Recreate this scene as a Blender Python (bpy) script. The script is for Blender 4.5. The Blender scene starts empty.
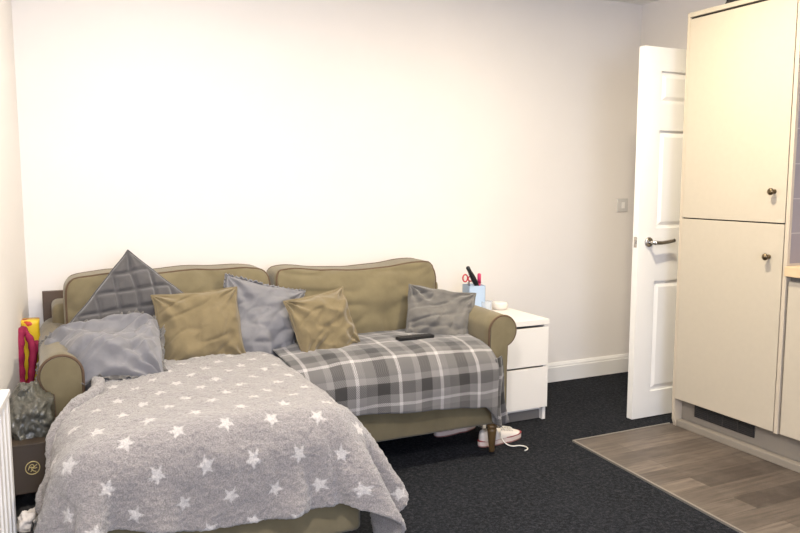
import bpy, bmesh, math, random
import numpy as np
from mathutils import Vector, Matrix, noise
R = math.radians
random.seed(4)
scn = bpy.context.scene
COL = scn.collection

# ---------------------------------------------------------------- camera
cam_d = bpy.data.cameras.new('camera'); cam = bpy.data.objects.new('camera', cam_d); COL.objects.link(cam)
cam.location = (0, 0, 1.28); cam.rotation_euler = (R(90 - 6.5), 0, R(-25.4))
cam_d.sensor_width = 36; cam_d.lens = 754 / 800 * 36; cam_d.clip_start = .02
scn.camera = cam
# ---------------------------------------------------------------- world, lights, exposure
w = bpy.data.worlds.new('world'); scn.world = w; w.use_nodes = True
w.node_tree.nodes['Background'].inputs[0].default_value = (.62, .74, 1, 1)
w.node_tree.nodes['Background'].inputs[1].default_value = 1.0
scn.view_settings.view_transform = 'Standard'; scn.view_settings.look = 'None'
scn.view_settings.exposure = 0.22; scn.view_settings.gamma = 1
def area(name, loc, energy, size, color, target=None, shape='DISK', sy=None, spread=180):
    d = bpy.data.lights.new(name, 'AREA'); d.energy = energy; d.shape = shape; d.size = size; d.color = color
    if sy: d.size_y = sy
    d.spread = R(spread)
    o = bpy.data.objects.new(name, d); COL.objects.link(o); o.location = loc
    if target: o.rotation_euler = (Vector(target) - Vector(loc)).to_track_quat('-Z', 'Y').to_euler()
    return o
WARM = (1, .93, .88)
area('ceiling_downlight_kitchen', (2.10, 2.25, 2.37), 38, .10, (1, .88, .66))
area('ceiling_downlight_sofa', (.50, 2.70, 2.37), 15, .30, (1, .93, .82))
area('ceiling_downlight_camera', (.10, .55, 2.37), 50, .16, WARM)
area('window_daylight', (.4, -1.85, 1.5), 64, 1.4, (.68, .77, 1), (.9, 3, .6), 'RECTANGLE', 1.2)

# ---------------------------------------------------------------- materials
def lin(c):
    c = [x / 255 for x in c]
    return tuple((x / 12.92 if x <= .04045 else ((x + .055) / 1.055) ** 2.4) for x in c) + (1,)
class NT:
    def __init__(s, m): s.t = m.node_tree; s.n = s.t.nodes; s.l = s.t.links
    def new(s, typ, **k):
        n = s.n.new(typ)
        for a, b in k.items(): setattr(n, a, b)
        return n
    def put(s, sock, v):
        if isinstance(v, bpy.types.NodeSocket): s.l.new(v, sock)
        elif v is not None: sock.default_value = v
    def math(s, op, a, b=None, c=None, clamp=False):
        n = s.new('ShaderNodeMath', operation=op, use_clamp=clamp)
        s.put(n.inputs[0], a); s.put(n.inputs[1], b); s.put(n.inputs[2], c); return n.outputs[0]
    def mix(s, f, a, b, mode='MIX'):
        n = s.new('ShaderNodeMix', data_type='RGBA', blend_type=mode)
        s.put(n.inputs[0], f); s.put(n.inputs[6], a); s.put(n.inputs[7], b); return n.outputs[2]
    def noise(s, vec, scale, detail=3, rough=.55):
        n = s.new('ShaderNodeTexNoise'); s.put(n.inputs['Vector'], vec); n.inputs['Scale'].default_value = scale
        n.inputs['Detail'].default_value = detail; n.inputs['Roughness'].default_value = rough; return n.outputs['Fac']
    def bump(s, h, strength, dist, normal=None):
        n = s.new('ShaderNodeBump'); n.inputs['Strength'].default_value = strength; n.inputs['Distance'].default_value = dist
        s.put(n.inputs['Height'], h); s.put(n.inputs['Normal'], normal); return n.outputs[0]
    def coord(s, k='Object'): return s.new('ShaderNodeTexCoord').outputs[k]
    def ramp(s, f, stops, mode='LINEAR'):
        n = s.new('ShaderNodeValToRGB'); n.color_ramp.interpolation = mode; e = n.color_ramp.elements
        while len(e) < len(stops): e.new(.5)
        for i, (p, c) in enumerate(stops): e[i].position = p; e[i].color = c
        s.put(n.inputs[0], f); return n.outputs[0]
def mat(name, col, rough=.6, metal=0, var=0, vscale=6, bscale=0, bstr=.2, bdist=.002, sheen=0, spec=.5, coords='Object', b2=None):
    m = bpy.data.materials.new(name); m.use_nodes = True; t = NT(m); p = t.n['Principled BSDF']
    c = lin(col)
    p.inputs['Base Color'].default_value = c; p.inputs['Roughness'].default_value = rough; p.inputs['Metallic'].default_value = metal
    p.inputs['Specular IOR Level'].default_value = spec
    if sheen: p.inputs['Sheen Weight'].default_value = sheen; p.inputs['Sheen Roughness'].default_value = .5
    co = t.coord(coords)
    if var:
        f = t.noise(co, vscale, 4)
        a = tuple(max(0, x * (1 - var)) for x in c[:3]) + (1,); b = tuple(min(1, x * (1 + var)) for x in c[:3]) + (1,)
        t.put(p.inputs['Base Color'], t.ramp(f, [(.3, a), (.7, b)]))
    nrm = None
    if b2: nrm = t.bump(t.noise(co, b2[0], 2), b2[1], b2[2])
    if bscale: nrm = t.bump(t.noise(co, bscale, 3), bstr, bdist, nrm)
    if nrm: t.put(p.inputs['Normal'], nrm)
    return m
M = {}
M['wall'] = mat('white_wall_paint', (238, 233, 228), .85, var=.012, vscale=3, bscale=140, bstr=.08, bdist=.001)
M['ceiling'] = mat('white_ceiling_paint', (238, 236, 232), .9)
M['trim'] = mat('white_gloss_trim', (240, 238, 235), .35)
M['door'] = mat('white_door_paint', (242, 240, 236), .4, bscale=60, bstr=.03)
M['olive'] = mat('olive_fabric', (119, 109, 84), .95, var=.13, vscale=9, bscale=420, bstr=.35, bdist=.0015, sheen=.25, spec=.1, b2=(14, .25, .01))
M['olive2'] = mat('olive_cushion_fabric', (124, 111, 84), .95, var=.10, vscale=14, bscale=500, bstr=.3, bdist=.001, sheen=.25, spec=.1, b2=(22, .35, .01))
M['piping'] = mat('dark_brown_piping', (92, 72, 54), .85, bscale=300)
M['legwood'] = mat('varnished_wood', (100, 78, 48), .4, var=.2, vscale=12)
M['bluegrey'] = mat('blue_grey_linen', (128, 127, 130), .95, var=.06, vscale=10, bscale=600, bstr=.25, bdist=.001, sheen=.2, spec=.1, b2=(30, .3, .008))
M['grey'] = mat('grey_cushion_fabric', (108, 105, 101), .8, var=.10, vscale=12, bscale=500, bstr=.3, bdist=.001, sheen=.3, spec=.2, b2=(26, .35, .008))
M['velvet'] = mat('grey_velvet', (80, 78, 79), .75, var=.12, vscale=14, bscale=300, bstr=.2, bdist=.001, sheen=.6, spec=.15, b2=(40, .25, .006))
M['cream'] = mat('cream_cabinet_front', (192, 182, 165), .42, var=.015, vscale=40, bscale=90, bstr=.03)
M['creamedge'] = mat('cabinet_edge', (196, 184, 166), .5)
M['gap'] = mat('gap_shade_dark', (40, 34, 30), .8)
M['shadowgap'] = mat('recess_shade_grey', (120, 116, 112), .6)  # grey paints the shade under the worktop and in the nightstand's foot recess
M['sideshade'] = None
M['plinth'] = mat('plinth_board', (140, 132, 121), .5)
M['vent'] = mat('black_vent', (34, 34, 36), .5)
M['worktop'] = mat('oak_worktop', (206, 180, 146), .45, var=.08, vscale=8)
M['brass'] = mat('antique_brass', (112, 98, 76), .3, metal=.9)
M['chrome'] = mat('satin_nickel', (190, 186, 180), .25, metal=1)
M['white'] = mat('white_laminate', (238, 234, 228), .4)
M['plastic_black'] = mat('black_plastic', (22, 22, 24), .4)
M['black'] = mat('black_item', (20, 19, 20), .55)
M['lightblue'] = mat('pale_blue_card', (178, 198, 222), .5)
M['bluegr'] = mat('pale_grey_side', (172, 182, 196), .5)
M['red'] = mat('red_plastic', (196, 40, 62), .35)
M['pink'] = mat('pink_plastic', (200, 50, 100), .4)
M['steel'] = mat('scissor_steel', (190, 190, 195), .25, metal=1)
M['canvas'] = mat('white_canvas', (228, 220, 212), .85, bscale=400, bstr=.2)
M['rubber'] = mat('white_rubber', (222, 205, 196), .6)
M['redline'] = mat('red_rubber_line', (150, 50, 52), .6)
M['darkred'] = mat('dull_rose_sole', (150, 104, 98), .6)
M['lace'] = mat('white_lace', (226, 222, 214), .9)
M['brownbox'] = mat('brown_card', (58, 46, 33), .6, var=.08, vscale=10)
M['gold'] = mat('gold_print', (196, 178, 122), .4, metal=.4)
M['darkboard'] = mat('dark_brown_board', (86, 70, 58), .6, var=.1)
M['magenta'] = mat('magenta_cloth', (140, 20, 62), .8, bscale=200, b2=(20, .4, .01))
M['greybin'] = mat('dark_grey_bin', (58, 56, 54), .7)
M['switch'] = mat('grey_white_switch', (208, 206, 204), .45)
M['radiator'] = mat('white_radiator_enamel', (226, 224, 222), .35)
M['puck'] = mat('white_fabric_shell', (226, 218, 208), .7, bscale=600)

def m_plasticbag():
    m = mat('grey_plastic_film', (84, 83, 76), .3, var=.25, vscale=16, bscale=30, bstr=.6, bdist=.01); return m
M['film'] = m_plasticbag()
def m_yellow():
    m = mat('yellow_red_print', (222, 186, 40), .45); t = NT(m); p = t.n['Principled BSDF']
    f = t.noise(t.coord(), 16, 2)
    t.put(p.inputs['Base Color'], t.ramp(f, [(0, lin((226, 190, 40))), (.57, lin((226, 190, 40))), (.60, lin((190, 60, 36))), (1, lin((176, 44, 50)))]))
    return m
M['yellow'] = m_yellow()
def m_glass():
    m = bpy.data.materials.new('clear_glass'); m.use_nodes = True; p = m.node_tree.nodes['Principled BSDF']
    p.inputs['Alpha'].default_value = .38; p.inputs['Roughness'].default_value = .03; p.inputs['Base Color'].default_value = (.72, .78, .86, 1)
    p.inputs['IOR'].default_value = 1.45; return m
M['glass'] = m_glass()
def m_carpet():
    m = mat('charcoal_carpet', (50, 51, 55), 1, spec=.05); t = NT(m); p = t.n['Principled BSDF']; co = t.coord()
    a = t.noise(co, 260, 3, .7); b = t.noise(co, 60, 3, .7); c = t.noise(co, 3, 2)
    f = t.math('ADD', t.math('MULTIPLY', a, .55), t.math('MULTIPLY', b, .45))
    col = t.ramp(f, [(.36, lin((15, 16, 19))), (.5, lin((34, 36, 40))), (.62, lin((64, 65, 70)))])
    col = t.mix(t.math('MULTIPLY', c, .3), col, lin((58, 60, 66)))
    t.put(p.inputs['Base Color'], col); t.put(p.inputs['Normal'], t.bump(f, .9, .008)); return m
M['carpet'] = m_carpet()
def m_vinyl():
    m = mat('grey_brown_wood_vinyl', (140, 126, 112), .42); t = NT(m); p = t.n['Principled BSDF']; co = t.coord()
    br = t.new('ShaderNodeTexBrick'); br.offset = .37; t.put(br.inputs['Vector'], co)
    br.inputs['Scale'].default_value = 1; br.inputs['Brick Width'].default_value = .62; br.inputs['Row Height'].default_value = .115
    br.inputs['Mortar Size'].default_value = .0012; br.inputs['Mortar Smooth'].default_value = .1; br.inputs['Bias'].default_value = 0
    br.inputs['Color1'].default_value = lin((122, 110, 99)); br.inputs['Color2'].default_value = lin((72, 63, 57)); br.inputs['Mortar'].default_value = lin((66, 57, 50))
    mp = t.new('ShaderNodeMapping'); mp.inputs['Scale'].default_value = (2.5, 30, 1); t.put(mp.inputs[0], co)
    g = t.noise(mp.outputs[0], 1.6, 6, .65); g2 = t.noise(co, 9, 4)
    col = t.mix(t.ramp(g, [(.38, (0, 0, 0, 1)), (.66, (.75, .75, .75, 1))]), br.outputs[0], lin((62, 54, 48)), 'MIX')
    col = t.mix(t.ramp(g2, [(.5, (0, 0, 0, 1)), (.75, (.2, .2, .2, 1))]), col, lin((134, 124, 114)))
    t.put(p.inputs['Base Color'], col); t.put(p.inputs['Normal'], t.bump(g, .15, .002)); return m
M['vinyl'] = m_vinyl()
def m_sideshade():
    m = mat('grey_side_shade', (150, 144, 148), .4); t = NT(m); p = t.n['Principled BSDF']; co = t.coord()  # shade of the cabinet side put into a grey-lilac colour, with pale level lines
    sep = t.new('ShaderNodeSeparateXYZ'); t.put(sep.inputs[0], co)
    f = t.math('FRACT', t.math('DIVIDE', sep.outputs[2], .15)); k = t.math('LESS_THAN', f, .03)
    t.put(p.inputs['Base Color'], t.mix(k, lin((142, 136, 142)), lin((176, 170, 172)))); return m
M['sideshade'] = m_sideshade()
def m_starblanket():
    m = mat('fleece_with_stars', (190, 184, 182), 1, sheen=.5, spec=.05); t = NT(m); p = t.n['Principled BSDF']
    p.inputs['Sheen Roughness'].default_value = .6
    uv = t.coord('UV'); ob = t.coord()
    # slightly wobbly outlines, as fleece pile has
    nz = t.new('ShaderNodeTexNoise'); nz.inputs['Scale'].default_value = 130; nz.inputs['Detail'].default_value = 2; t.put(nz.inputs['Vector'], uv)
    wob = t.new('ShaderNodeVectorMath', operation='MULTIPLY_ADD'); t.put(wob.inputs[0], nz.outputs['Color']); wob.inputs[1].default_value = (.012, .012, 0); t.put(wob.inputs[2], uv)
    sep = t.new('ShaderNodeSeparateXYZ'); t.put(sep.inputs[0], wob.outputs[0]); U, V = sep.outputs[0], sep.outputs[1]
    sx, sy, RR = .140, .094, .0235
    rv = t.math('DIVIDE', V, sy); row = t.math('FLOOR', rv)
    ru = t.math('ADD', t.math('DIVIDE', U, sx), t.math('MULTIPLY', t.math('FLOORED_MODULO', row, 2), .5)); cl = t.math('FLOOR', ru)
    lx = t.math('MULTIPLY', t.math('SUBTRACT', t.math('FRACT', ru), .5), sx); ly = t.math('MULTIPLY', t.math('SUBTRACT', t.math('FRACT', rv), .5), sy)
    cb = t.new('ShaderNodeCombineXYZ'); t.put(cb.inputs[0], cl); t.put(cb.inputs[1], row)
    wn = t.new('ShaderNodeTexWhiteNoise'); t.put(wn.inputs['Vector'], cb.outputs[0])
    th = t.math('ADD', t.math('ARCTAN2', ly, lx), t.math('MULTIPLY', wn.outputs['Value'], 6.28))
    r = t.math('SQRT', t.math('ADD', t.math('MULTIPLY', lx, lx), t.math('MULTIPLY', ly, ly)))
    a = t.math('PINGPONG', th, math.pi / 5)
    ri = RR * .47; ix, iy = ri * math.cos(math.pi / 5), ri * math.sin(math.pi / 5)
    dx, dy = ix - RR, iy; L = math.hypot(dx, dy); nx, ny = dy / L, -dx / L
    d = t.math('ADD', t.math('MULTIPLY', t.math('MULTIPLY', r, t.math('COSINE', a)), nx), t.math('MULTIPLY', t.math('MULTIPLY', r, t.math('SINE', a)), ny))
    k = t.new('ShaderNodeMapRange'); t.put(k.inputs[0], d); k.inputs[1].default_value = RR * nx - .0015; k.inputs[2].default_value = RR * nx + .003
    k.inputs[3].default_value = 1; k.inputs[4].default_value = 0
    f = t.noise(ob, 230, 3, .7); f2 = t.noise(ob, 30, 3)
    base = t.ramp(f, [(.35, lin((114, 109, 108))), (.5, lin((138, 132, 130))), (.66, lin((158, 152, 149)))])
    star = t.ramp(f, [(.35, lin((176, 171, 168))), (.6, lin((206, 201, 197)))])
    t.put(p.inputs['Base Color'], t.mix(t.math('MULTIPLY', k.outputs[0], .9), base, star))
    nb = t.bump(f2, .3, .006); t.put(p.inputs['Normal'], t.bump(f, .8, .006, nb)); return m
M['stars'] = m_starblanket()
def m_plaid():
    m = mat('grey_plaid_wool', (120, 118, 116), .95, sheen=.3, spec=.05); t = NT(m); p = t.n['Principled BSDF']
    uv = t.coord('UV'); sep = t.new('ShaderNodeSeparateXYZ'); t.put(sep.inputs[0], uv)
    def g(v): return (v, v, v, 1)
    stops = [(0, g(.26)), (.12, g(.07)), (.26, g(.26)), (.36, g(.85)), (.40, g(.26)), (.56, g(.42)), (.64, g(.09)), (.78, g(.36)), (.88, g(.85)), (.92, g(.36))]
    a = t.ramp(t.math('FRACT', t.math('DIVIDE', sep.outputs[0], .40)), stops, 'CONSTANT')
    b = t.ramp(t.math('FRACT', t.math('DIVIDE', sep.outputs[1], .36)), stops, 'CONSTANT')
    tw = t.math('FRACT', t.math('MULTIPLY', t.math('ADD', sep.outputs[0], sep.outputs[1]), 110))
    c = t.mix(t.math('ADD', .32, t.math('MULTIPLY', t.math('GREATER_THAN', tw, .5), .36)), a, b)
    c = t.mix(.88, c, (.50, .47, .46, 1), 'MULTIPLY')
    t.put(p.inputs['Base Color'], c); t.put(p.inputs['Normal'], t.bump(t.noise(t.coord(), 350, 2), .4, .002)); return m
M['plaid'] = m_plaid()

# ---------------------------------------------------------------- helpers
def obj(name, bm, m, parent=None, smooth=False, recalc=True):
    if recalc: bmesh.ops.recalc_face_normals(bm, faces=bm.faces)
    me = bpy.data.meshes.new(name); bm.to_mesh(me); bm.free()
    ms = m if isinstance(m, (list, tuple)) else [m]
    for x in ms: me.materials.append(x)
    if smooth:
        for p in me.polygons: p.use_smooth = True
    o = bpy.data.objects.new(name, me); COL.objects.link(o)
    if parent: o.parent = parent
    return o
def tag(o, label, cat, group=None):
    o['label'] = label; o['category'] = cat
    if group: o['group'] = group
    return o
def struct(o): o['kind'] = 'structure'; return o
def thing(name, label, cat, loc=(0, 0, 0), group=None):
    o = bpy.data.objects.new(name, None); COL.objects.link(o); o.location = loc; o.empty_display_size = .1
    return tag(o, label, cat, group)
def bx(bm, x0, x1, y0, y1, z0, z1, bev=0):
    vs = [bm.verts.new((x, y, z)) for x in (x0, x1) for y in (y0, y1) for z in (z0, z1)]
    fs = [bm.faces.new([vs[i] for i in f]) for f in ((0, 1, 3, 2), (4, 6, 7, 5), (0, 4, 5, 1), (2, 3, 7, 6), (0, 2, 6, 4), (1, 5, 7, 3))]
    if bev:
        bmesh.ops.recalc_face_normals(bm, faces=fs)
        es = list({e for f in fs for e in f.edges})
        bmesh.ops.bevel(bm, geom=es, offset=bev, segments=2, affect='EDGES', profile=.5)
    return vs
def box(name, dims, m, parent=None, bev=0):
    bm = bmesh.new(); bx(bm, *dims, bev=bev); return obj(name, bm, m, parent)
def tube(bm, pts, r, seg=8, closed=False, rs=None):
    pts = [Vector(p) for p in pts]; n = len(pts); rings = []; prev = None
    for i, p in enumerate(pts):
        if closed: t = pts[(i + 1) % n] - pts[i - 1]
        else: t = pts[min(i + 1, n - 1)] - pts[max(i - 1, 0)]
        if t.length < 1e-9: t = Vector((0, 0, 1))
        t.normalize()
        if prev is None:
            a = Vector((0, 0, 1)) if abs(t.z) < .9 else Vector((1, 0, 0)); nrm = t.cross(a).normalized()
        else:
            nrm = (prev - t * prev.dot(t)).normalized()
        prev = nrm; b = t.cross(nrm); rr = rs[i] if rs else r
        rings.append([bm.verts.new(p + (nrm * math.cos(2 * math.pi * k / seg) + b * math.sin(2 * math.pi * k / seg)) * rr) for k in range(seg)])
    m_ = n if closed else n - 1
    for i in range(m_):
        A, B = rings[i], rings[(i + 1) % n]
        for k in range(seg): bm.faces.new((A[k], A[(k + 1) % seg], B[(k + 1) % seg], B[k]))
    if not closed: bm.faces.new(rings[0][::-1]); bm.faces.new(rings[-1])
def lathe(bm, prof, origin=(0, 0, 0), axis='z', seg=24):
    o = Vector(origin); rings = []
    def pt(r, h, a):
        c, s = r * math.cos(a), r * math.sin(a)
        return o + {'z': Vector((c, s, h)), 'x': Vector((h, c, s)), 'y': Vector((c, h, s))}[axis]
    for r, h in prof: rings.append([bm.verts.new(pt(max(r, 1e-4), h, 2 * math.pi * k / seg)) for k in range(seg)])
    for A, B in zip(rings, rings[1:]):
        for k in range(seg): bm.faces.new((A[k], A[(k + 1) % seg], B[(k + 1) % seg], B[k]))
    bm.faces.new(rings[0]); bm.faces.new(rings[-1])
def prism(bm, poly, f0, f1):
    """poly of 2-D points; f0/f1 map a 2-D point to the two ends"""
    a = [bm.verts.new(f0(*p)) for p in poly]; b = [bm.verts.new(f1(*p)) for p in poly]; n = len(poly)
    for i in range(n): bm.faces.new((a[i], a[(i + 1) % n], b[(i + 1) % n], b[i]))
    bm.faces.new(a[::-1]); bm.faces.new(b)
def grid(bm, P, uvs=None, closed_u=False):
    """P[i][j] points -> quad grid; optional uvs"""
    V = [[bm.verts.new(p) for p in row] for row in P]; lay = bm.loops.layers.uv.verify() if uvs is not None else None
    for i in range(len(V) - 1):
        for j in range(len(V[0]) - 1):
            f = bm.faces.new((V[i][j], V[i + 1][j], V[i + 1][j + 1], V[i][j + 1]))
            if lay:
                for l, (a, b) in zip(f.loops, ((i, j), (i + 1, j), (i + 1, j + 1), (i, j + 1))): l[lay].uv = uvs[a][b]
    return V
def mod(o, typ, **k):
    m = o.modifiers.new(typ.lower(), typ)
    for a, b in k.items(): setattr(m, a, b)
    return m

# ================================================================ SETTING
def fx(y): return 2.322 - .058 * (2.88 - y)     # carpet / vinyl border, slightly askew
box('floor', (-.9, 3.7, -2.2, 4.0, -.12, -.002), M['carpet'])['kind'] = 'structure'
bm = bmesh.new(); prism(bm, [(fx(2.88), 2.88), (fx(-2.1), -2.1), (3.6, -2.1), (3.6, 2.88)], lambda x, y: (x, y, -.02), lambda x, y: (x, y, .004)); struct(obj('floor_vinyl', bm, M['vinyl']))
bm = bmesh.new(); prism(bm, [(fx(2.89) - .009, 2.89), (fx(-2.1) - .009, -2.1), (fx(-2.1) + .001, -2.1), (fx(2.88) + .001, 2.881), (2.95, 2.881), (2.95, 2.89)], lambda x, y: (x, y, -.01), lambda x, y: (x, y, .007))
struct(obj('trim_1', bm, mat('pale_floor_trim', (140, 134, 126), .4, metal=.2)))
box('ceiling', (-.9, 3.7, -2.2, 4.0, 2.4, 2.5), M['ceiling'])['kind'] = 'structure'
box('wall_back', (-.6, 3.65, 3.85, 3.97, 0, 2.4), M['wall'])['kind'] = 'structure'
# left wall runs at a slight angle
def lw(y): return -.075 - .09 * (3.85 - y)
bm = bmesh.new(); prism(bm, [(lw(3.85), 3.85), (lw(-2), -2.0), (lw(-2) - .12, -2.0), (lw(3.85) - .12, 3.85)], lambda x, y: (x, y, 0), lambda x, y: (x, y, 2.4))
struct(obj('wall_left', bm, M['wall']))
# right wall with the doorway hidden behind the open door
bm = bmesh.new(); bx(bm, 3.55, 3.65, -2.0, 3.06, 0, 2.4); bx(bm, 3.55, 3.65, 3.78, 3.85, 0, 2.4); bx(bm, 3.55, 3.65, 3.06, 3.78, 1.99, 2.4)
struct(obj('wall_right', bm, M['wall']))
bm = bmesh.new(); bx(bm, 3.65, 3.7, 2.9, 3.95, 0, 2.2); struct(obj('wall_hall', bm, M['wall']))
bm = bmesh.new()
bx(bm, -.9, -.35, -2.1, -2.0, 0, 2.4); bx(bm, 1.15, 3.65, -2.1, -2.0, 0, 2.4); bx(bm, -.35, 1.15, -2.1, -2.0, 0, .85); bx(bm, -.35, 1.15, -2.1, -2.0, 2.15, 2.4)
struct(obj('wall_front', bm, M['wall']))
bm = bmesh.new()
for d in ((-.35, -.29, .85, 2.15), (1.09, 1.15, .85, 2.15), (-.29, 1.09, .85, .91), (-.29, 1.09, 2.09, 2.15), (.37, .43, .91, 2.09)): bx(bm, d[0], d[1], -2.08, -2.02, d[2], d[3])
struct(obj('window_1', bm, M['trim']))
# skirting boards with a moulded top
prof = [(0, 0), (.018, 0), (.018, .092), (.014, .098), (.014, .106), (.006, .12), (0, .122)]
bm = bmesh.new(); prism(bm, prof, lambda d, z: (lw(3.85), 3.85 - d, z), lambda d, z: (3.55, 3.85 - d, z)); struct(obj('baseboard_back', bm, M['trim']))
bm = bmesh.new(); prism(bm, prof, lambda d, z: (lw(3.83) + d, 3.83, z), lambda d, z: (lw(-1.9) + d, -1.9, z)); struct(obj('baseboard_left', bm, M['trim']))

# ---- open panel door, standing parallel to the back wall
X0, X1, Y0, Y1, ZT = 2.812, 3.548, 3.018, 3.058, 1.962
bm = bmesh.new(); bx(bm, X0 + .01, X1 - .01, Y0 + .011, Y1 - .011, .02, ZT - .01)
cols = [(X0 + .118, X0 + .345), (X0 + .425, X1 - .118)]; rows = [(.146, .748), (1.03, 1.54), (1.68, 1.842)]
xs = [X0, cols[0][0], cols[0][1], cols[1][0], cols[1][1], X1]; zs = [.004, .146, .748, 1.03, 1.54, 1.68, 1.842, ZT]
for i in (0, 2, 4): bx(bm, xs[i], xs[i + 1], Y0, Y1, zs[0], zs[-1])
for c in cols:
    for k in (0, 2, 4, 6): bx(bm, c[0], c[1], Y0, Y1, zs[k], zs[k + 1])
    for r in rows:
        for (ys, yb) in ((Y0 + .002, Y0 + .012), (Y1 - .002, Y1 - .012)):
            a, b = .012, .034
            o = [bm.verts.new(p) for p in ((c[0] + a, yb, r[0] + a), (c[1] - a, yb, r[0] + a), (c[1] - a, yb, r[1] - a), (c[0] + a, yb, r[1] - a))]
            q = [bm.verts.new(p) for p in ((c[0] + b, ys, r[0] + b), (c[1] - b, ys, r[0] + b), (c[1] - b, ys, r[1] - b), (c[0] + b, ys, r[1] - b))]
            for i in range(4): bm.faces.new((o[i], o[(i + 1) % 4], q[(i + 1) % 4], q[i]))
            bm.faces.new(q); bm.faces.new(o[::-1])
door = struct(obj('door_1', bm, M['door']))
bm = bmesh.new()
hx, hz = X0 + .070, .958
lathe(bm, [(.026, Y0 - .001), (.026, Y0 - .007), (.023, Y0 - .010)], (hx, 0, hz), 'y', 28)
lathe(bm, [(.010, Y0 - .008), (.009, Y0 - .05)], (hx, 0, hz), 'y', 16)
P_ = []
for k in range(15):
    t = k / 14; P_.append((hx - .004 + .138 * t, Y0 - .050 + .006 * math.sin(t * 3.1), hz + .006 * math.sin(t * math.pi) * -1 + .008 * t))
tube(bm, P_, .008, 12, rs=[.011 - .001 * min(1, k / 5) for k in range(15)])
obj('door_handle', bm, M['chrome'], door, True)['label'] = 'satin nickel lever handle'
bm = bmesh.new(); bx(bm, X0 - .0015, X0 + .001, Y0 + .009, Y0 + .031, hz - .028, hz + .028, .0008); bx(bm, X0 - .006, X0 - .001, Y0 + .014, Y0 + .026, hz - .009, hz + .011)
obj('latch_plate', bm, M['chrome'], door)
bm = bmesh.new()
for z in (.22, 1.0, 1.75): lathe(bm, [(.007, z - .045), (.007, z + .045)], (X1 - .002, Y0 - .003, 0), 'z', 10)
obj('door_hinge', bm, M['chrome'], door, True)

# ---- wall switch
sw = thing('wall_switch', 'small square pale grey switch plate on the back wall, left of the open door', 'switch', (3.437, 3.85, 1.12))
box('switch_plate', (-.043, .043, -.010, 0, -.043, .043), M['switch'], sw, .003)
box('switch_rocker', (-.012, .012, -.014, -.009, -.02, .02), M['trim'], sw, .001)

# ---- radiator on left wall
ra = thing('radiator', 'white ridged panel radiator on the left wall, at the left edge of the photo', 'radiator', (lw(1.7), 1.7, 0))
ang = math.atan(.09); ra.rotation_euler = (0, 0, -ang)
bm = bmesh.new(); n = 26; L0, L1 = -1.0, .705; pts = []
for i in range(n):
    a = L0 + (L1 - L0) * i / n; b = L0 + (L1 - L0) * (i + 1) / n; q = (b - a)
    pts += [(.088, a), (.088, a + q * .25), (.097, a + q * .4), (.097, a + q * .85)]
pts += [(.088, L1), (.066, L1), (.066, L0)]
prism(bm, pts, lambda x, y: (x, y, .16), lambda x, y: (x, y, .665))
obj('radiator_panel', bm, M['radiator'], ra)
bm = bmesh.new(); bx(bm, .03, .1, L0, L1 + .002, .665, .685, .004); bx(bm, .03, .064, L0 + .01, L1 - .01, .17, .665); obj('radiator_grille', bm, M['radiator'], ra)
bm = bmesh.new(); bx(bm, .004, .03, -.6, -.56, .2, .6); obj('wall_bracket', bm, M['radiator'], ra)
bm = bmesh.new(); bx(bm, .004, .03, .4, .44, .2, .6); obj('wall_bracket', bm, M['radiator'], ra)
bm = bmesh.new(); tube(bm, [(.06, L1 + .03, .19), (.06, L1 + .03, .0)], .0075, 10); lathe(bm, [(.012, .17), (.016, .19), (.016, .235), (.010, .245)], (.06, L1 + .03, 0), 'z', 14); tube(bm, [(.06, L1 - .01, .19), (.06, L1 + .03, .19)], .009, 10)
obj('radiator_valve', bm, M['trim'], ra, True)

# ================================================================ KITCHEN
KX = 2.93
tc = thing('tall_cabinet', 'tall cream kitchen cabinet with two doors and round brass knobs', 'cabinet', (0, 0, 0))
bm = bmesh.new(); bx(bm, KX + .024, 3.535, 2.262, 2.838, .15, 2.072); obj('cabinet_body', bm, M['gap'] and M['creamedge'], tc)
bm = bmesh.new(); prism(bm, [(KX + .02, 0.004), (3.54, 0.004), (3.54, 2.100), (KX + .004, 2.100), (KX + .004, .15), (KX + .008, .04)], lambda x, z: (x, 2.842, z), lambda x, z: (x, 2.86, z)); obj('side_panel', bm, M['creamedge'], tc)
bm = bmesh.new(); bx(bm, KX - .004, 3.535, 2.228, 2.247, .152, 2.100, .001)
obj('end_panel', bm, [M['creamedge']], tc)['label'] = 'cream panel edge right of the doors'
bm = bmesh.new(); bx(bm, KX + .012, 3.53, 2.2265, 2.2285, .92, 2.095); obj('side_shade_sheet', bm, M['sideshade'], tc)['label'] = 'grey sheet painting the shade on the side facing the worktop'  # thin added sheet, coloured as the shaded cabinet side
bm = bmesh.new(); bx(bm, KX + .002, KX + .022, 2.25, 2.84, 2.078, 2.100, .001); bx(bm, KX + .022, 3.5, 2.25, 2.84, 2.085, 2.100); obj('cornice_board', bm, M['cream'], tc)
bm = bmesh.new(); bx(bm, KX + .012, KX + .023, 2.25, 2.84, 2.066, 2.08); obj('gap_shade_strip', bm, M['gap'], tc)  # dark strips paint the shade in the gaps above and between the doors
bm = bmesh.new(); bx(bm, KX + .012, KX + .023, 2.25, 2.84, 1.08, 1.1); obj('gap_shade_strip', bm, M['gap'], tc)
def knob(parent, y, z, x=KX):
    bm = bmesh.new()
    lathe(bm, [(.010, x + .001), (.010, x - .003), (.005, x - .006), (.005, x - .014), (.011, x - .018), (.0155, x - .024), (.0155, x - .029), (.011, x - .034), (.003, x - .036)], (0, y, z), 'x', 22)
    o = obj('knob', bm, M['brass'], parent, True); return o
for z0, z1, kz in ((1.095, 2.067, 1.232), (.155, 1.089, .942)):
    d = box('cabinet_door', (KX, KX + .019, 2.2545, 2.838, z0, z1), M['cream'], tc, .0015); knob(d, 2.313 if kz > 1 else 2.323, kz)
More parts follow.
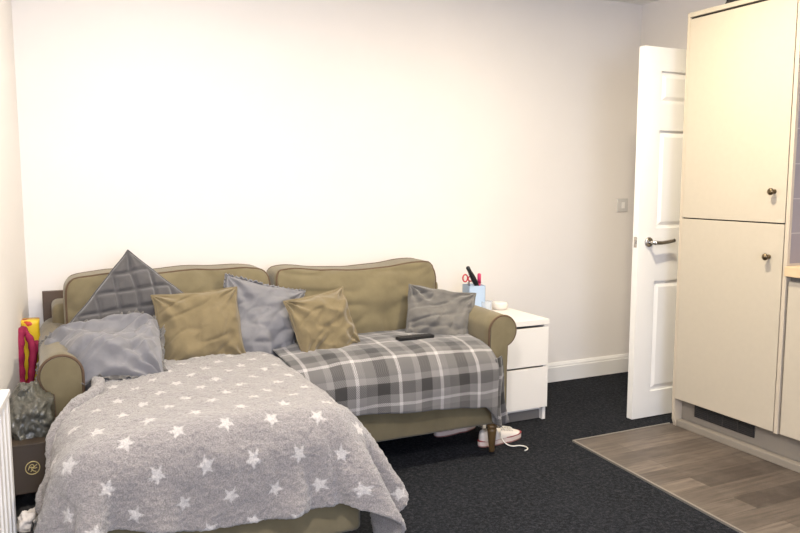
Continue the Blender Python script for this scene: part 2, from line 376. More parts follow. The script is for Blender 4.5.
# base cabinets towards the camera
for i, (a, b) in enumerate(((1.62, 2.222), (1.016, 1.616), (.412, 1.012))):
    lab = ['cream base cabinet under the worktop, next to the tall cabinet at the right edge', 'cream base cabinet under the worktop, second from the tall cabinet', 'cream base cabinet under the worktop, farthest from the tall cabinet'][i]
    bc = thing('base_cabinet', lab, 'cabinet', (0, 0, 0), 'cream base cabinets under the worktop')
    bm = bmesh.new(); bx(bm, KX + .022, 3.53, a, b, .15, .86); obj('cabinet_body', bm, M['shadowgap'], bc)
    box('cabinet_door', (KX, KX + .019, a + .002, b - .004, .155, .842), M['cream'], bc, .0015)
wt = box('worktop', (2.905, 3.548, .40, 2.224, .866, .91), M['worktop'], None, .003); tag(wt, 'pale oak worktop beside the tall cabinet at the right edge', 'worktop')
pl = thing('kitchen_plinth', 'cream kickboard with black vent grille under the kitchen cabinets', 'plinth', (0, 0, 0))
box('kickboard', (2.985, 3.0, .41, 2.838, .004, .15), M['plinth'], pl)
box('floor_strip', (2.946, 2.984, .41, 2.838, .004, .040), M['plinth'], pl, .004)
vg = box('vent_grille', (2.978, 2.9845, 2.39, 2.75, .075, .138), M['vent'], pl, .001)
bm = bmesh.new()
for k in range(6): z = .082 + k * .0095; bx(bm, 2.9745, 2.979, 2.395, 2.745, z, z + .0035)
for y in (2.48, 2.57, 2.66): bx(bm, 2.9740, 2.979, y - .003, y + .003, .077, .136)
obj('vent_slats', bm, M['greybin'], vg)
# black pouch on top of the tall cabinet
bm = bmesh.new(); prism(bm, [(2.665 + .022 * math.cos(a), 2.125 + .023 * math.sin(a)) for a in [R(-90 + -18 * k + 180 - 180) for k in range(0, 11)][::-1]] + [(2.40, 2.101), (2.40, 2.148)], lambda y, z: (2.95, y, z), lambda y, z: (3.06, y, z))
bp = obj('black_case', bm, M['black'], None); tag(bp, 'black rounded case lying on top of the tall cabinet', 'case')

# ================================================================ NIGHTSTAND
ns = thing('nightstand', 'white two drawer nightstand between the sofa and the skirting board', 'nightstand', (2.212, 3.44, 0))
Y = -.2
bm = bmesh.new(); bx(bm, -.197, -.177, Y + .003, .2, 0, .52); bx(bm, .177, .197, Y + .003, .2, 0, .52); bx(bm, -.18, .18, .18, .198, 0, .52); bx(bm, -.178, .178, Y + .03, .19, .05, .068)
obj('cabinet_body', bm, M['white'], ns)
box('table_top', (-.2, .2, Y - .012, .202, .522, .55), M['white'], ns, .001)
box('kickboard', (-.177, .177, Y + .03, Y + .045, 0, .05), M['shadowgap'], ns)
for z0, z1 in ((.302, .508), (.072, .292)): box('drawer', (-.197, .197, Y - .012, Y + .002, z0, z1), M['white'], ns, .001)
# pen box with scissors, brush, marker
pb = thing('pen_box', 'pale blue square box holding scissors and a brush on the nightstand', 'box', (2.140, 3.555, .55))
bm = bmesh.new(); s_ = .048
bx(bm, -s_, s_, -s_, -s_ + .003, 0, .158); bx(bm, -s_, s_, s_ - .003, s_, 0, .158); bx(bm, -s_, -s_ + .003, -s_, s_, 0, .158); bx(bm, s_ - .003, s_, -s_, s_, 0, .158); bx(bm, -s_, s_, -s_, s_, 0, .003)
obj('box_wall', bm, M['lightblue'], pb); pb.rotation_euler = (0, 0, R(-8))
sc_ = thing('scissors', 'red handled scissors standing in the pale blue box', 'scissors', (2.108, 3.555, .635))
bm = bmesh.new(); tube(bm, [(.012 + .017 * math.cos(a), 0, .108 + .014 * math.sin(a)) for a in [2 * math.pi * k / 16 for k in range(16)]], .004, 8, True)
tube(bm, [(-.020 + .015 * math.cos(a), .006, .112 + .02 * math.sin(a)) for a in [2 * math.pi * k / 16 for k in range(16)]], .004, 8, True)
obj('scissor_handle', bm, M['red'], sc_, True)
bm = bmesh.new(); bx(bm, -.008, 0, -.002, 0, -.03, .09); bx(bm, -.002, .008, .003, .005, -.03, .094); obj('scissor_blade', bm, M['steel'], sc_)
hb = thing('hair_brush', 'black slim brush leaning up out of the pale blue box', 'brush', (2.186, 3.545, .648)); hb.rotation_euler = (0, R(-30), 0)
bm = bmesh.new(); tube(bm, [(0, 0, z) for z in (-.01, .06, .10, .13, .16, .185, .19)], .01, 12, rs=[.010, .012, .015, .014, .011, .011, .006]); obj('brush_handle', bm, M['plastic_black'], hb, True)
bm = bmesh.new(); tube(bm, [(0, -.01, z) for z in (-.012, .0, .03, .055)], .01, 10, rs=[.006, .013, .013, .007]); obj('brush_head', bm, M['greybin'], hb, True)
mk = thing('marker_pen', 'bright pink marker pen standing at the right of the pale blue box', 'pen', (2.182, 3.568, .594))
bm = bmesh.new(); lathe(bm, [(.007, .0), (.009, .004), (.009, .12)], seg=14); obj('pen_barrel', bm, M['pink'], mk, True)
bm = bmesh.new(); lathe(bm, [(.0105, .12), (.0105, .15), (.010, .168), (.006, .174)], seg=14); obj('pen_cap', bm, M['pink'], mk, True)
gl = thing('glass_tumbler', 'small clear glass in front of the pale blue box on the nightstand', 'glass', (2.190, 3.500, .5505))
bm = bmesh.new(); lathe(bm, [(.024, 0), (.029, .004), (.032, .07), (.030, .07), (.027, .010), (.001, .008)], seg=28); obj('glass_body', bm, M['glass'], gl, True)
sp = thing('round_speaker', 'round white puck shaped speaker on the nightstand', 'speaker', (2.340, 3.600, .55))
bm = bmesh.new(); lathe(bm, [(.036, 0), (.043, .004), (.047, .014), (.047, .028), (.045, .034)], seg=36); obj('speaker_side', bm, M['puck'], sp, True)
bm = bmesh.new(); lathe(bm, [(.045, .034), (.042, .039), (.02, .041), (.001, .041)], seg=36); obj('speaker_top', bm, M['white'], sp, True)

# ================================================================ SOFA
def nz(p, s, seed=0): return noise.noise(Vector((p[0] * s + seed, p[1] * s - seed, p[2] * s + 3 * seed)))
def softmap(c, half, p, deform):
    def f(v):
        v = Vector(v); L = (abs(v.x) ** p + abs(v.y) ** p + abs(v.z) ** p) ** (1 / p)
        q = v / L; q = Vector((q.x * half[0], q.y * half[1], q.z * half[2]))
        return Vector(c) + deform(q)
    return f
def softbox(name, c, half, m, parent, p=7, deform=lambda q: q, n=34, pipe=None, pipem=None, pr=.0042):
    f = softmap(c, half, p, deform); bm = bmesh.new(); V = {}
    def gv(i, j, k):
        key = (i, j, k)
        if key not in V: V[key] = bm.verts.new(f((2 * i / n - 1, 2 * j / n - 1, 2 * k / n - 1)))
        return V[key]
    for a in range(n):
        for b in range(n):
            for s in (0, n):
                bm.faces.new((gv(s, a, b), gv(s, a + 1, b), gv(s, a + 1, b + 1), gv(s, a, b + 1)))
                bm.faces.new((gv(a, s, b), gv(a + 1, s, b), gv(a + 1, s, b + 1), gv(a, s, b + 1)))
                bm.faces.new((gv(a, b, s), gv(a + 1, b, s), gv(a + 1, b + 1, s), gv(a, b + 1, s)))
    o = obj(name, bm, m, parent, True); mod(o, 'SUBSURF', levels=1, render_levels=1)
    for loop in (pipe or []):
        pts = []
        for q0, q1 in zip(loop, loop[1:]):
            for k in range(26): pts.append(f(Vector(q0).lerp(Vector(q1), k / 26)))
        pts.append(f(Vector(loop[-1])))
        cl = loop[0] == loop[-1]
        if cl: pts.pop()
        bm = bmesh.new(); tube(bm, pts, pr, 8, cl); obj('piping', bm, pipem or M['piping'], o, True)
    return o
def ring(axis, s, a=1.0):
    if axis == 'y': return [(-a, s, -a), (a, s, -a), (a, s, a), (-a, s, a), (-a, s, -a)]
    if axis == 'z': return [(-a, -a, s), (a, -a, s), (a, a, s), (-a, a, s), (-a, -a, s)]

sofa = thing('chaise_sofa', 'olive green rolled arm chaise sofa with dark piping against the back wall', 'sofa', (0, 0, 0))
# plinth bodies
def rbox(name, d, bev, m=None):
    o = box(name, d, m or M['olive'], sofa, 0); b = mod(o, 'BEVEL', width=bev, segments=4)
    for p in o.data.polygons: p.use_smooth = True
    return o
rbox('sofa_base', (.0, 1.95, 2.93, 3.82, .135, .32), .02)
rbox('chaise_base', (.015, .93, 2.26, 2.935, .10, .33), .02)
bm = bmesh.new(); tube(bm, [(x, 2.928, .30) for x in (.95, 1.2, 1.5, 1.86)], .005, 8); obj('piping', bm, M['piping'], sofa, True)
rbox('back_frame', (.02, 1.95, 3.60, 3.82, .25, .74), .03)
# arms
def arm(side, cx):
    r = .074; zc = .572; poly = []
    inner = -1
    for k in range(25):
        a = math.pi - (math.pi + R(70)) * k / 24
        poly.append((r * math.cos(a), zc + r * math.sin(a)))
    # inner side is at local -r ; scroll overhangs at +r
    poly = [(-r, .14)] + poly + [(.026, .50), (.022, .40), (.022, .14)]
    bm = bmesh.new(); n = 14; ys = [2.965 + (3.78 - 2.965) * (k / n) for k in range(n + 1)]; rings = []
    for i, y in enumerate(ys):
        rg = []
        for (x, z) in poly:
            q = Vector((cx + side * x, y, z)); q.x += .004 * nz(q, 6, 2); q.z += .006 * nz(q, 5, 4) + (.012 * math.sin((y - 2.965) * 3) if z > .5 else 0)
            rg.append(bm.verts.new(q))
        rings.append(rg)
    for A, B in zip(rings, rings[1:]):
        for k in range(len(A)): bm.faces.new((A[k], A[(k + 1) % len(A)], B[(k + 1) % len(A)], B[k]))
    bm.faces.new(rings[0]); bm.faces.new(rings[-1])
    o = obj('arm', bm, M['olive'], sofa, True); mod(o, 'BEVEL', width=.006, segments=2, limit_method='ANGLE', angle_limit=R(50))
    pts = [v for v in [(cx + side * x * 1.0, 2.963, z) for x, z in poly]]
    fac = [(cx + side * x * .93, 2.955, zc + (z - zc) * .95 if z > .49 else z) for x, z in poly]
    bm = bmesh.new(); vs = [bm.verts.new(p) for p in fac]; vb = [bm.verts.new((p[0], 2.97, p[2])) for p in fac]
    bm.faces.new(vs); [bm.faces.new((vs[i], vs[(i + 1) % len(vs)], vb[(i + 1) % len(vs)], vb[i])) for i in range(len(vs))]
    obj('arm_facing', bm, M['olive'], o)
    bm = bmesh.new(); tube(bm, pts, .0055, 8); obj('piping', bm, M['piping'], o, True)
arm(-1, .036); arm(1, 1.944)
# seat cushion on the right
def d_seat(q):
    q = q.copy(); u = q.x / .46; v = q.y / .33
    if q.z > 0: q.z += .030 * (1 - u * u) * (1 - .5 * v * v) + .006 * nz(q, 7, 1)
    if q.y < -.2: q.y -= .02 * (1 - (q.z / .1) ** 2) + .006 * nz(q, 9, 1)
    return q
softbox('seat_cushion', (1.395, 3.25, .395), (.462, .345, .095), M['olive'], sofa, 8, d_seat, pipe=[ring('z', .8)])
# long chaise cushion
def d_ch(q):
    q = q.copy()
    if q.z > 0: q.z += .018 * (1 - (q.x / .47) ** 2) + .006 * nz(q, 5, 7)
    return q
softbox('chaise_cushion', (.50, 2.73, .395), (.43, .47, .09), M['olive'], sofa, 8, d_ch, pipe=[ring('z', .8)])
softbox('seat_cushion', (.535, 3.40, .395), (.40, .2, .09), M['olive'], sofa, 8, d_ch)
# back cushions
def d_back(w, h, sag, lean, seed, slump=0):
    def f(q):
        q = q.copy(); u = q.x / w; v = q.z / h
        q.y += (-.05 if q.y < 0 else .01) * (1 - u * u) * (1 - v * v)
        q.y += .012 * nz(q, 6, seed) + .006 * nz(q, 15, seed)
        if q.y < 0: q.y += .016 * max(0, 1 - 4 * abs(noise.noise(Vector((q.x * 3 + q.z * 3 + seed, q.z * 7 - q.x * 3, seed))))) ** 1.5
        if v > 0:
            q.z -= sag * (1 - min(1, abs(u + .1)) ** 2) * v; q.z += .010 * nz((q.x, 0, 0), 6, seed) * v
        q.z += slump * u * v
        q.y += lean * (v + 1) / 2
        return q
    return f
softbox('back_cushion', (.520, 3.50, .665), (.452, .105, .215), M['olive'], sofa, 8, d_back(.45, .22, .004, .07, 3), pipe=[ring('y', -.8), ring('y', .8)])
softbox('back_cushion', (1.418, 3.49, .665), (.436, .11, .225), M['olive'], sofa, 8, d_back(.45, .22, .05, .07, 9, -.008), pipe=[ring('y', -.8), ring('y', .8)])
# turned wooden legs
for x, y, z in ((1.878, 2.94, .135), (.07, 2.33, .1), (.86, 2.33, .1), (.07, 3.76, .135), (1.885, 3.76, .135)):
    bm = bmesh.new(); lathe(bm, [(.010, 0), (.013, .004), (.017, .05), (.022, z * .75), (.024, z * .82), (.018, z * .86), (.025, z * .9), (.025, z)], (x, y, 0), 'z', 20)
    obj('leg', bm, M['legwood'], sofa, True)

# ================================================================ CUSHIONS
def cushion(name, label, wdt, hgt, thk, loc, roll, lean, yaw, m, seed, seam=None, cat='cushion', conc=.06, wr=.012, frill=None, quilt=False, deform=None, n=66, slump=0):
    root = thing(name, label, cat, loc)
    Mx = Matrix.Rotation(R(yaw), 4, 'Z') @ Matrix.Rotation(R(-lean), 4, 'X') @ Matrix.Rotation(R(roll), 4, 'Y')
    root.rotation_euler = Mx.to_euler()
    def pt(u, v, s):
        x = wdt / 2 * u * (1 - conc * (1 - v * v)); z = hgt / 2 * v * (1 - conc * (1 - u * u))
        e = max(0, (1 - u * u) * (1 - v * v)) ** .42
        y = s * thk / 2 * e
        p = Vector((x, 0, z))
        k = min(1, e * 1.6)
        y += k * wr * (nz((x, 0, z), 7, seed + s) * 1.2 + .6 * abs(nz((x, .3 * s, z), 14, seed)) )
        # creases that run in from the corners
        for cx, cz in ((-1, -1), (1, -1), (-1, 1), (1, 1)):
            dx, dz = u - cx, v - cz; rr = math.hypot(dx, dz)
            if rr < 1.3: y += s * .35 * wr * math.sin(math.atan2(dz, dx) * 11 + seed) * (1 - rr / 1.3) * min(1, e * 3) 
        if not quilt:
            c1 = abs(noise.noise(Vector((x * 4 + z * 3 + seed, z * 13 - x * 6, s * 2.1 + seed)))); c2 = abs(noise.noise(Vector((x * 14 - z * 8, z * 4 + x * 3 + seed, s + 3.3 * seed))))
            y -= s * k * wr * (.32 * max(0, 1 - c1 * 5) ** 1.3 + .14 * max(0, 1 - c2 * 5) ** 1.3)
        if quilt:
            a = (u + v) * 4.2 + .25 * nz((x, 0, z), 6, 3); b = (u - v) * 4.2 + .25 * nz((x, 1, z), 6, 8)
            y += s * .020 * (min(1, abs(math.sin(a * math.pi / 2)) * 2.2) * min(1, abs(math.sin(b * math.pi / 2)) * 2.2) - 1) * k
        q = Vector((x, y, z))
        if slump: q.z -= slump * (1 - v * v) * .3; q.x += slump * .2 * math.sin(v * 2)
        q += Vector((.006 * nz((u, v, 0), 2.3, seed), 0, .006 * nz((v, u, 1), 2.3, seed)))
        if deform: q = deform(q, u, v, s)
        return q
    g = [math.sin(math.pi / 2 * (2 * i / n - 1)) * .5 + (2 * i / n - 1) * .5 for i in range(n + 1)]
    bm = bmesh.new(); F = {}
    for s in (-1, 1):
        for i, u in enumerate(g):
            for j, v in enumerate(g):
                edge = i in (0, n) or j in (0, n)
                if edge and s == 1: F[(i, j, 1)] = F[(i, j, -1)]
                else: F[(i, j, s)] = bm.verts.new(pt(u, v, s))
    for s in (-1, 1):
        for i in range(n):
            for j in range(n): bm.faces.new((F[(i, j, s)], F[(i + 1, j, s)], F[(i + 1, j + 1, s)], F[(i, j + 1, s)]))
    c = obj('cushion_cover', bm, m, root, True); mod(c, 'SUBSURF', levels=1, render_levels=1)
    per = [(-1, t) for t in g] + [(t, 1) for t in g[1:]] + [(1, -t) for t in g[1:]] + [(-t, -1) for t in g[1:-1]]
    if seam:
        bm = bmesh.new(); tube(bm, [pt(u, v, -1) for u, v in per], seam, 6, True); obj('seam', bm, m, root, True)
    if frill:
        w_, fm = frill; bm = bmesh.new(); N = 420; A = []; B = []; Cc = []
        m0 = len(per)
        for k in range(N):
            t = k / N * m0; i0 = int(t); f = t - i0
            ua = per[i0 % m0]; ub = per[(i0 + 1) % m0]; u = ua[0] * (1 - f) + ub[0] * f; v = ua[1] * (1 - f) + ub[1] * f
            p = pt(u, v, -1); q = pt(u * .97, v * .97, -1); q2 = pt(u * .97, v * .97, 1); dirn = (p - (q + q2) / 2).normalized()
            wv = math.sin(k * 1.1) * .006 + .004 * math.sin(k * .37)
            A.append(bm.verts.new(p)); B.append(bm.verts.new(p + dirn * w_ * .5 + Vector((0, wv, 0)))); Cc.append(bm.verts.new(p + dirn * (w_ + .003 * math.sin(k * 2.3)) + Vector((0, wv * 1.6, 0))))
        for k in range(N):
            k2 = (k + 1) % N
            bm.faces.new((A[k], A[k2], B[k2], B[k])); bm.faces.new((B[k], B[k2], Cc[k2], Cc[k]))
        fr = obj('ruffle_trim', bm, fm, root, True); mod(fr, 'SOLIDIFY', thickness=.003)
    return root
cushion('quilted_cushion', 'grey quilted velvet cushion standing on its corner, tallest of the cushions', .46, .46, .15, (.355, 3.36, .665), 41, 14, 4, M['velvet'], 1, seam=.004, quilt=True, conc=.03, wr=.010, n=70)
cushion('frilled_cushion', 'blue grey linen cushion with ruffled edge, between the two small olive cushions', .36, .40, .15, (.862, 3.315, .628), 15, 20, -6, M['bluegrey'], 5, frill=(.012, M['bluegrey']), wr=.034)
cushion('olive_cushion', 'small olive cushion left of the ruffled blue grey cushion', .365, .335, .13, (.590, 3.235, .650), -1.5, 20, 3, M['olive2'], 8, seam=.0035, wr=.030)
cushion('olive_cushion', 'small olive cushion tilted on the plaid throw, right of the ruffled cushion', .30, .30, .14, (1.125, 3.165, .635), -8, 24, 6, M['olive2'], 12, seam=.0035, wr=.036)
cushion('grey_cushion', 'rumpled plain grey cushion leaning on the right arm beside the nightstand', .345, .32, .14, (1.755, 3.235, .598), 10, 26, -16, M['grey'], 17, seam=.003, wr=.040)
def d_bed(q, u, v, s):
    q = q.copy(); b = max(0, -u)
    q.y += .10 * b * b                      # the left end hangs down over the arm
    q.y += .014 * math.sin(u * 5 + v * 2) + .012 * math.sin(v * 6 - u * 3)
    return q
cushion('bed_pillow', 'large crumpled blue grey pillow slumped over the left sofa arm', .44, .34, .19, (.190, 3.10, .628), 7, 60, 3, M['bluegrey'], 23, frill=(.020, M['grey']), wr=.055, conc=.02, cat='pillow', deform=d_bed)

# ================================================================ PLAID THROW (over the right seat cushion)
bm = bmesh.new(); nu, nv = 70, 60; P, UV = [], []
for i in range(nu + 1):
    a = i / nu; x = .90 + a * (1.862 - .90); row, ur = [], []
    hem = .318 - .075 * a - (.07 * max(0, (a - .93) / .07))
    # path length along back -> front -> hem
    path = [(3.42, .512), (3.2, .528), (3.02, .520), (2.935, .502), (2.892, .465), (2.874, .42), (2.870, .36), (2.872, hem)]
    cum = [0]
    for p, q in zip(path, path[1:]): cum.append(cum[-1] + math.dist(p, q))
    for j in range(nv + 1):
        s = cum[-1] * j / nv; k = max(t for t in range(len(cum)) if cum[t] <= s + 1e-9); k = min(k, len(path) - 2); f = (s - cum[k]) / (cum[k + 1] - cum[k])
        y = path[k][0] * (1 - f) + path[k + 1][0] * f; z = path[k][1] * (1 - f) + path[k + 1][1] * f
        u_ = (x - 1.395) / .462; dome = .016 * (1 - u_ * u_)
        if y > 2.9: z += dome
        else: y -= dome * .6
        z += .006 * nz((x, y, z), 6, 3) + .004 * nz((x, y, z), 16, 3); y -= .006 + .009 * nz((x, 0, z), 8, 5) * (1 if y < 2.93 else .3)
        xx = x + (.008 * nz((y, z, x), 5, 2))
        row.append((xx, y, z)); ur.append((x + .01 * nz((x, s, 0), 4), s))
    P.append(row); UV.append(ur)
grid(bm, P, UV)
# a tail of the throw that falls in front of the right arm
pl_ = obj('plaid_throw', bm, M['plaid'], None, True); tag(pl_, 'grey and white plaid throw spread over the right sofa seat', 'throw')
mod(pl_, 'SOLIDIFY', thickness=.008, offset=1); mod(pl_, 'SUBSURF', levels=1, render_levels=1)
bm = bmesh.new(); P, UV = [], []
for i in range(15):
    a = i / 14; row, ur = [], []
    for j in range(31):
        b = j / 30; z = .47 - b * (.30 + .03 * math.sin(a * 3)); x = 1.845 + a * (.055 + .02 * b) + .006 * math.sin(b * 7); y = 2.868 + .012 * math.sin(a * 9 + b * 2) * (.3 + b) + .035 * a * (1 - b) + .01 * b
        row.append((x, y, z)); ur.append((x, .6 + b * .3))
    P.append(row); UV.append(ur)
grid(bm, P, UV); tl = obj('throw_corner', bm, M['plaid'], pl_, True); mod(tl, 'SOLIDIFY', thickness=.007)

# ================================================================ STAR BLANKET: small position-based cloth drape over the chaise
nu, nv = 92, 92
U0, U1, V0, V1 = -.26, 1.15, 2.03, 3.34
uu = np.linspace(0, 1, nu)[:, None] * np.ones((1, nv)); vv = np.ones((nu, 1)) * np.linspace(0, 1, nv)[None, :]
sm = np.clip((V0 + (V1 - V0) * vv - 2.34) / .56, 0, 1); sm = sm * sm * (3 - 2 * sm)
left = U0 + sm * (.14 - U0); right = U1 + sm * (.985 - U1)
X = left + (right - left) * uu; Yc = V0 + (V1 - V0) * vv + (1 - vv) * (.07 * (.62 - uu) - .10 * np.clip((.26 - uu) / .12, 0, 1)) + .03 * np.sin(uu * 9) * (1 - vv)
uvx = U0 + (U1 - U0) * uu; uvx = np.where(sm > 0, X, uvx)
flat = np.stack([X, Yc], -1)
pos = np.stack([X, Yc, np.full_like(X, .535)], -1)
rng = np.random.RandomState(3); pos[..., 2] += rng.rand(nu, nv) * .002
prev = pos.copy()
def rl(a, b): return np.linalg.norm(flat[a] - flat[b], axis=-1)
S = slice
cons = []
for par in (0, 1):
    cons.append(((S(par, nu - 1, 2), S(None)), (S(par + 1, nu, 2), S(None)), .9)); cons.append(((S(None), S(par, nv - 1, 2)), (S(None), S(par + 1, nv, 2)), .9))
for p in (0, 1):
    cons.append(((S(p, nu - 1, 2), S(0, nv - 1)), (S(p + 1, nu, 2), S(1, nv)), .35)); cons.append(((S(p + 1, nu, 2), S(0, nv - 1)), (S(p, nu - 1, 2), S(1, nv)), .35))
for st in (2, 5):
    for p in range(0, 2 * st, st):
        for q in range(st):
            pass
bend = []
for st, k in ((3, .16), (6, .08)):
    bend.append(((S(0, nu - st), S(None)), (S(st, nu), S(None)), k)); bend.append(((S(None), S(0, nv - st)), (S(None), S(st, nv)), k))
def even(a, b):
    # trims both slices to one length
    A = pos[a]; B = pos[b]; n0 = min(A.shape[0], B.shape[0]); n1 = min(A.shape[1], B.shape[1]); return n0, n1
rest = {}
def solve(lst, jac):
    for idx, (a, b, k) in enumerate(lst):
        A = pos[a]; B = pos[b]; n0 = min(A.shape[0], B.shape[0]); n1 = min(A.shape[1], B.shape[1])
        A = A[:n0, :n1]; B = B[:n0, :n1]; key = (jac, idx)
        if key not in rest:
            rest[key] = np.linalg.norm(flat[a][:n0, :n1] - flat[b][:n0, :n1], axis=-1)
        d = B - A; L = np.linalg.norm(d, axis=-1) + 1e-9; dif = (L - rest[key]) / L
        if jac: dif = np.minimum(dif, 0)     # bending only resists folding up
        c = (d * (dif * .5 * k)[..., None])
        A += c; B -= c
def collide(c, h, r, th=.010):
    global pos
    q = pos - c; a = np.abs(q) - (h - r); sgn = np.sign(q)
    o = np.maximum(a, 0); L = np.linalg.norm(o, axis=-1); mx = a.max(-1); ins = mx < 0
    dist = np.where(ins, mx - r, L - r) - th
    n = np.where(ins[..., None], (a == mx[..., None]) * sgn, o * sgn / (L[..., None] + 1e-9))
    hit = dist < 0
    pos = pos - n * (np.where(hit, dist, 0))[..., None]
    return hit
B1 = (np.array([.475, 3.1, .2]), np.array([.47, .86, .30]), .10)
pin = (X > .14) & (X < .80) & (Yc > 2.46); pin0 = pos[..., :2].copy()
for step in range(130):
    vel = (pos - prev) * .95; prev = pos.copy(); pos = pos + vel; pos[..., 2] -= .0011
    for it in range(20):
        solve(cons, 0)
        if it % 4 == 0: solve(bend, 1)
        if it % 2 == 1:
            hit = collide(*B1); pos[..., :2] = np.where(pin[..., None], pin0, pos[..., :2])
            pos[..., 2] = np.maximum(pos[..., 2], .03)
    tang = (pos - prev); tang[..., 2] = 0; pos = np.where(hit[..., None], pos - tang * .6, pos)
pos[..., 2] += .030 * np.clip(1 - ((pos[..., 0] - .475) / .47) ** 2, 0, 1) * np.clip((pos[..., 2] - .40) / .1, 0, 1)
# spread the hanging front right corner outwards into folds
drop = np.clip((.47 - pos[..., 2]) / .3, 0, 1.3)
px_, py_ = pos[..., 0], pos[..., 1]
cr = np.exp(-(((px_ - .93) / .22) ** 2 + ((py_ - 2.25) / .30) ** 2))
phi = np.arctan2(-(py_ - 2.45), (px_ - .72))
wv = np.sin(phi * 15 + .6) * .5 + .5
pos[..., 0] += drop * cr * (.03 + .06 * wv) * np.clip((px_ - .6) / .3, 0, 1)
pos[..., 1] -= drop * cr * (.0 + .06 * wv)
cl_ = np.exp(-(((px_ - .0) / .25) ** 2 + ((py_ - 2.25) / .2) ** 2)); pos[..., 1] -= drop * cl_ * .03 * np.sin(px_ * 30)
bm = bmesh.new()
P = [[tuple(pos[i, j]) for j in range(nv)] for i in range(nu)]
UV = [[(float(uvx[i, j]), float(Yc[i, j])) for j in range(nv)] for i in range(nu)]
grid(bm, P, UV)
bl = obj('star_blanket', bm, M['stars'], None, True); tag(bl, 'fluffy grey beige fleece blanket with white stars draped over the chaise', 'blanket')
mod(bl, 'SOLIDIFY', thickness=.016, offset=0); mod(bl, 'SUBSURF', levels=2, render_levels=2)
tx = bpy.data.textures.new('pile', 'CLOUDS'); tx.noise_scale = .012; tx.noise_depth = 1
mod(bl, 'DISPLACE', texture=tx, strength=.008, mid_level=.5)
tx2 = bpy.data.textures.new('lumps', 'CLOUDS'); tx2.noise_scale = .13
mod(bl, 'DISPLACE', texture=tx2, strength=.022, mid_level=.5)
# rolled-over edge along the back left
jj = [j for j in range(nv)]
line = []
for k in range(40):
    t = k / 39
    j = int(round((nv - 1) * (.98 - .42 * t))); i = 0
    p = Vector(pos[i, j]); line.append(p)
line = [Vector(p) for p in pos[2, int(nv * .30):nv - 2][::-1]]
line = [Vector(pos[i, nv - 2]) for i in range(int(nu * .45), 2, -1)] + line
bm = bmesh.new(); tube(bm, [p + Vector((0, 0, .012)) for p in line], .02, 12, rs=[.006 + .016 * min(1, k / 12) * min(1, (len(line) - k) / 5) * (1 + .15 * math.sin(k * .9)) for k in range(len(line))])
fe = obj('rolled_edge', bm, M['stars'], bl, True); mod(fe, 'SUBSURF', levels=2, render_levels=2); mod(fe, 'DISPLACE', texture=tx, strength=.010, mid_level=.5)

# ================================================================ SMALL THINGS
rm = thing('remote_control', 'slim black remote control lying on the plaid throw', 'remote control', (1.55, 3.10, .5445)); rm.rotation_euler = (0, R(1), R(4))
box('remote_body', (-.095, .095, -.02, .02, 0, .016), M['plastic_black'], rm, .004)
bm = bmesh.new()
for i in range(9):
    for j in range(3): bx(bm, -.07 + i * .015, -.062 + i * .015, -.013 + j * .010, -.007 + j * .010, .0155, .0175)
obj('button_pad', bm, M['greybin'], rm)

def sneaker(loc, rz, label):
    t = thing('sneaker', label, 'shoe', loc, 'white canvas sneakers under the sofa'); t.rotation_euler = (0, 0, R(rz))
    # length along +x (toe), L .27
    out = []
    for k in range(28):
        a = 2 * math.pi * k / 28; c, s = math.cos(a), math.sin(a)
        x = .135 * (abs(c) ** .8) * (1 if c > 0 else -1); wd = .047 if c > 0 else .036
        out.append((x, wd * (abs(s) ** .8) * (1 if s > 0 else -1) + (.006 * math.sin(x * 16))))
    def slab(n, z0, z1, g, m):
        bm = bmesh.new(); prism(bm, out, lambda x, y: (x * g, y * g, z0), lambda x, y: (x * g, y * g, z1)); o = obj(n, bm, m, t, False); return o
    slab('sole', 0.0, .006, .99, M['darkred']); slab('sole_wall', .006, .026, 1.0, M['rubber']); slab('stripe', .026, .030, 1.012, M['redline'])
    bm = bmesh.new(); st = [(-.128, .075, .010), (-.115, .085, .028), (-.08, .080, .036), (-.04, .074, .036), (-.01, .07, .037), (.03, .062, .042), (.07, .050, .045), (.105, .042, .036), (.128, .032, .014)]
    rows_ = []
    for x, h, wd in st:
        rows_.append([bm.verts.new((x, wd * math.cos(R(180) * k / 12) + .006 * math.sin(x * 16), .028 + (h - .028) * math.sin(R(180) * k / 12) ** .8)) for k in range(13)])
    for A, B in zip(rows_, rows_[1:]):
        for k in range(12): bm.faces.new((A[k], A[k + 1], B[k + 1], B[k]))
    for A in (rows_[0], rows_[-1]): bm.faces.new(A)
    up = obj('canvas_upper', bm, M['canvas'], t, True); mod(up, 'SUBSURF', levels=1, render_levels=1)
    bm = bmesh.new()
    for k in range(5):
        x = .062 - k * .017; z = .055 + k * .0045
        tube(bm, [(x, -.026, z - .006), (x + .004, -.012, z + .004), (x, 0, z + .007), (x - .004, .012, z + .004), (x, .026, z - .006)], .003, 6)
    la = obj('laces', bm, M['lace'], t, True)
    return t, la
s1, la = sneaker((1.99, 3.045, 0), 7, 'white canvas sneaker with loose lace, poking out beside the wooden front leg of the sofa')
bm = bmesh.new(); pts = [(-.02, -.03, .07), (-.035, -.05, .05), (-.03, -.075, .022), (-.005, -.095, .006), (.035, -.105, .0035), (.05, -.125, .0035), (.048, -.150, .0035), (.03, -.168, .0035), (.012, -.172, .004)]
def smoothp(pts, n=6):
    out = []; P = [Vector(p) for p in pts]
    for i in range(len(P) - 1):
        a, b, c, d = P[max(i - 1, 0)], P[i], P[i + 1], P[min(i + 2, len(P) - 1)]
        for k in range(n):
            t = k / n; out.append(.5 * ((2 * b) + (c - a) * t + (2 * a - 5 * b + 4 * c - d) * t * t + (3 * b - a - 3 * c + d) * t ** 3))
    out.append(P[-1]); return out
tube(bm, smoothp(pts), .003, 8); obj('loose_lace', bm, M['lace'], s1, True)
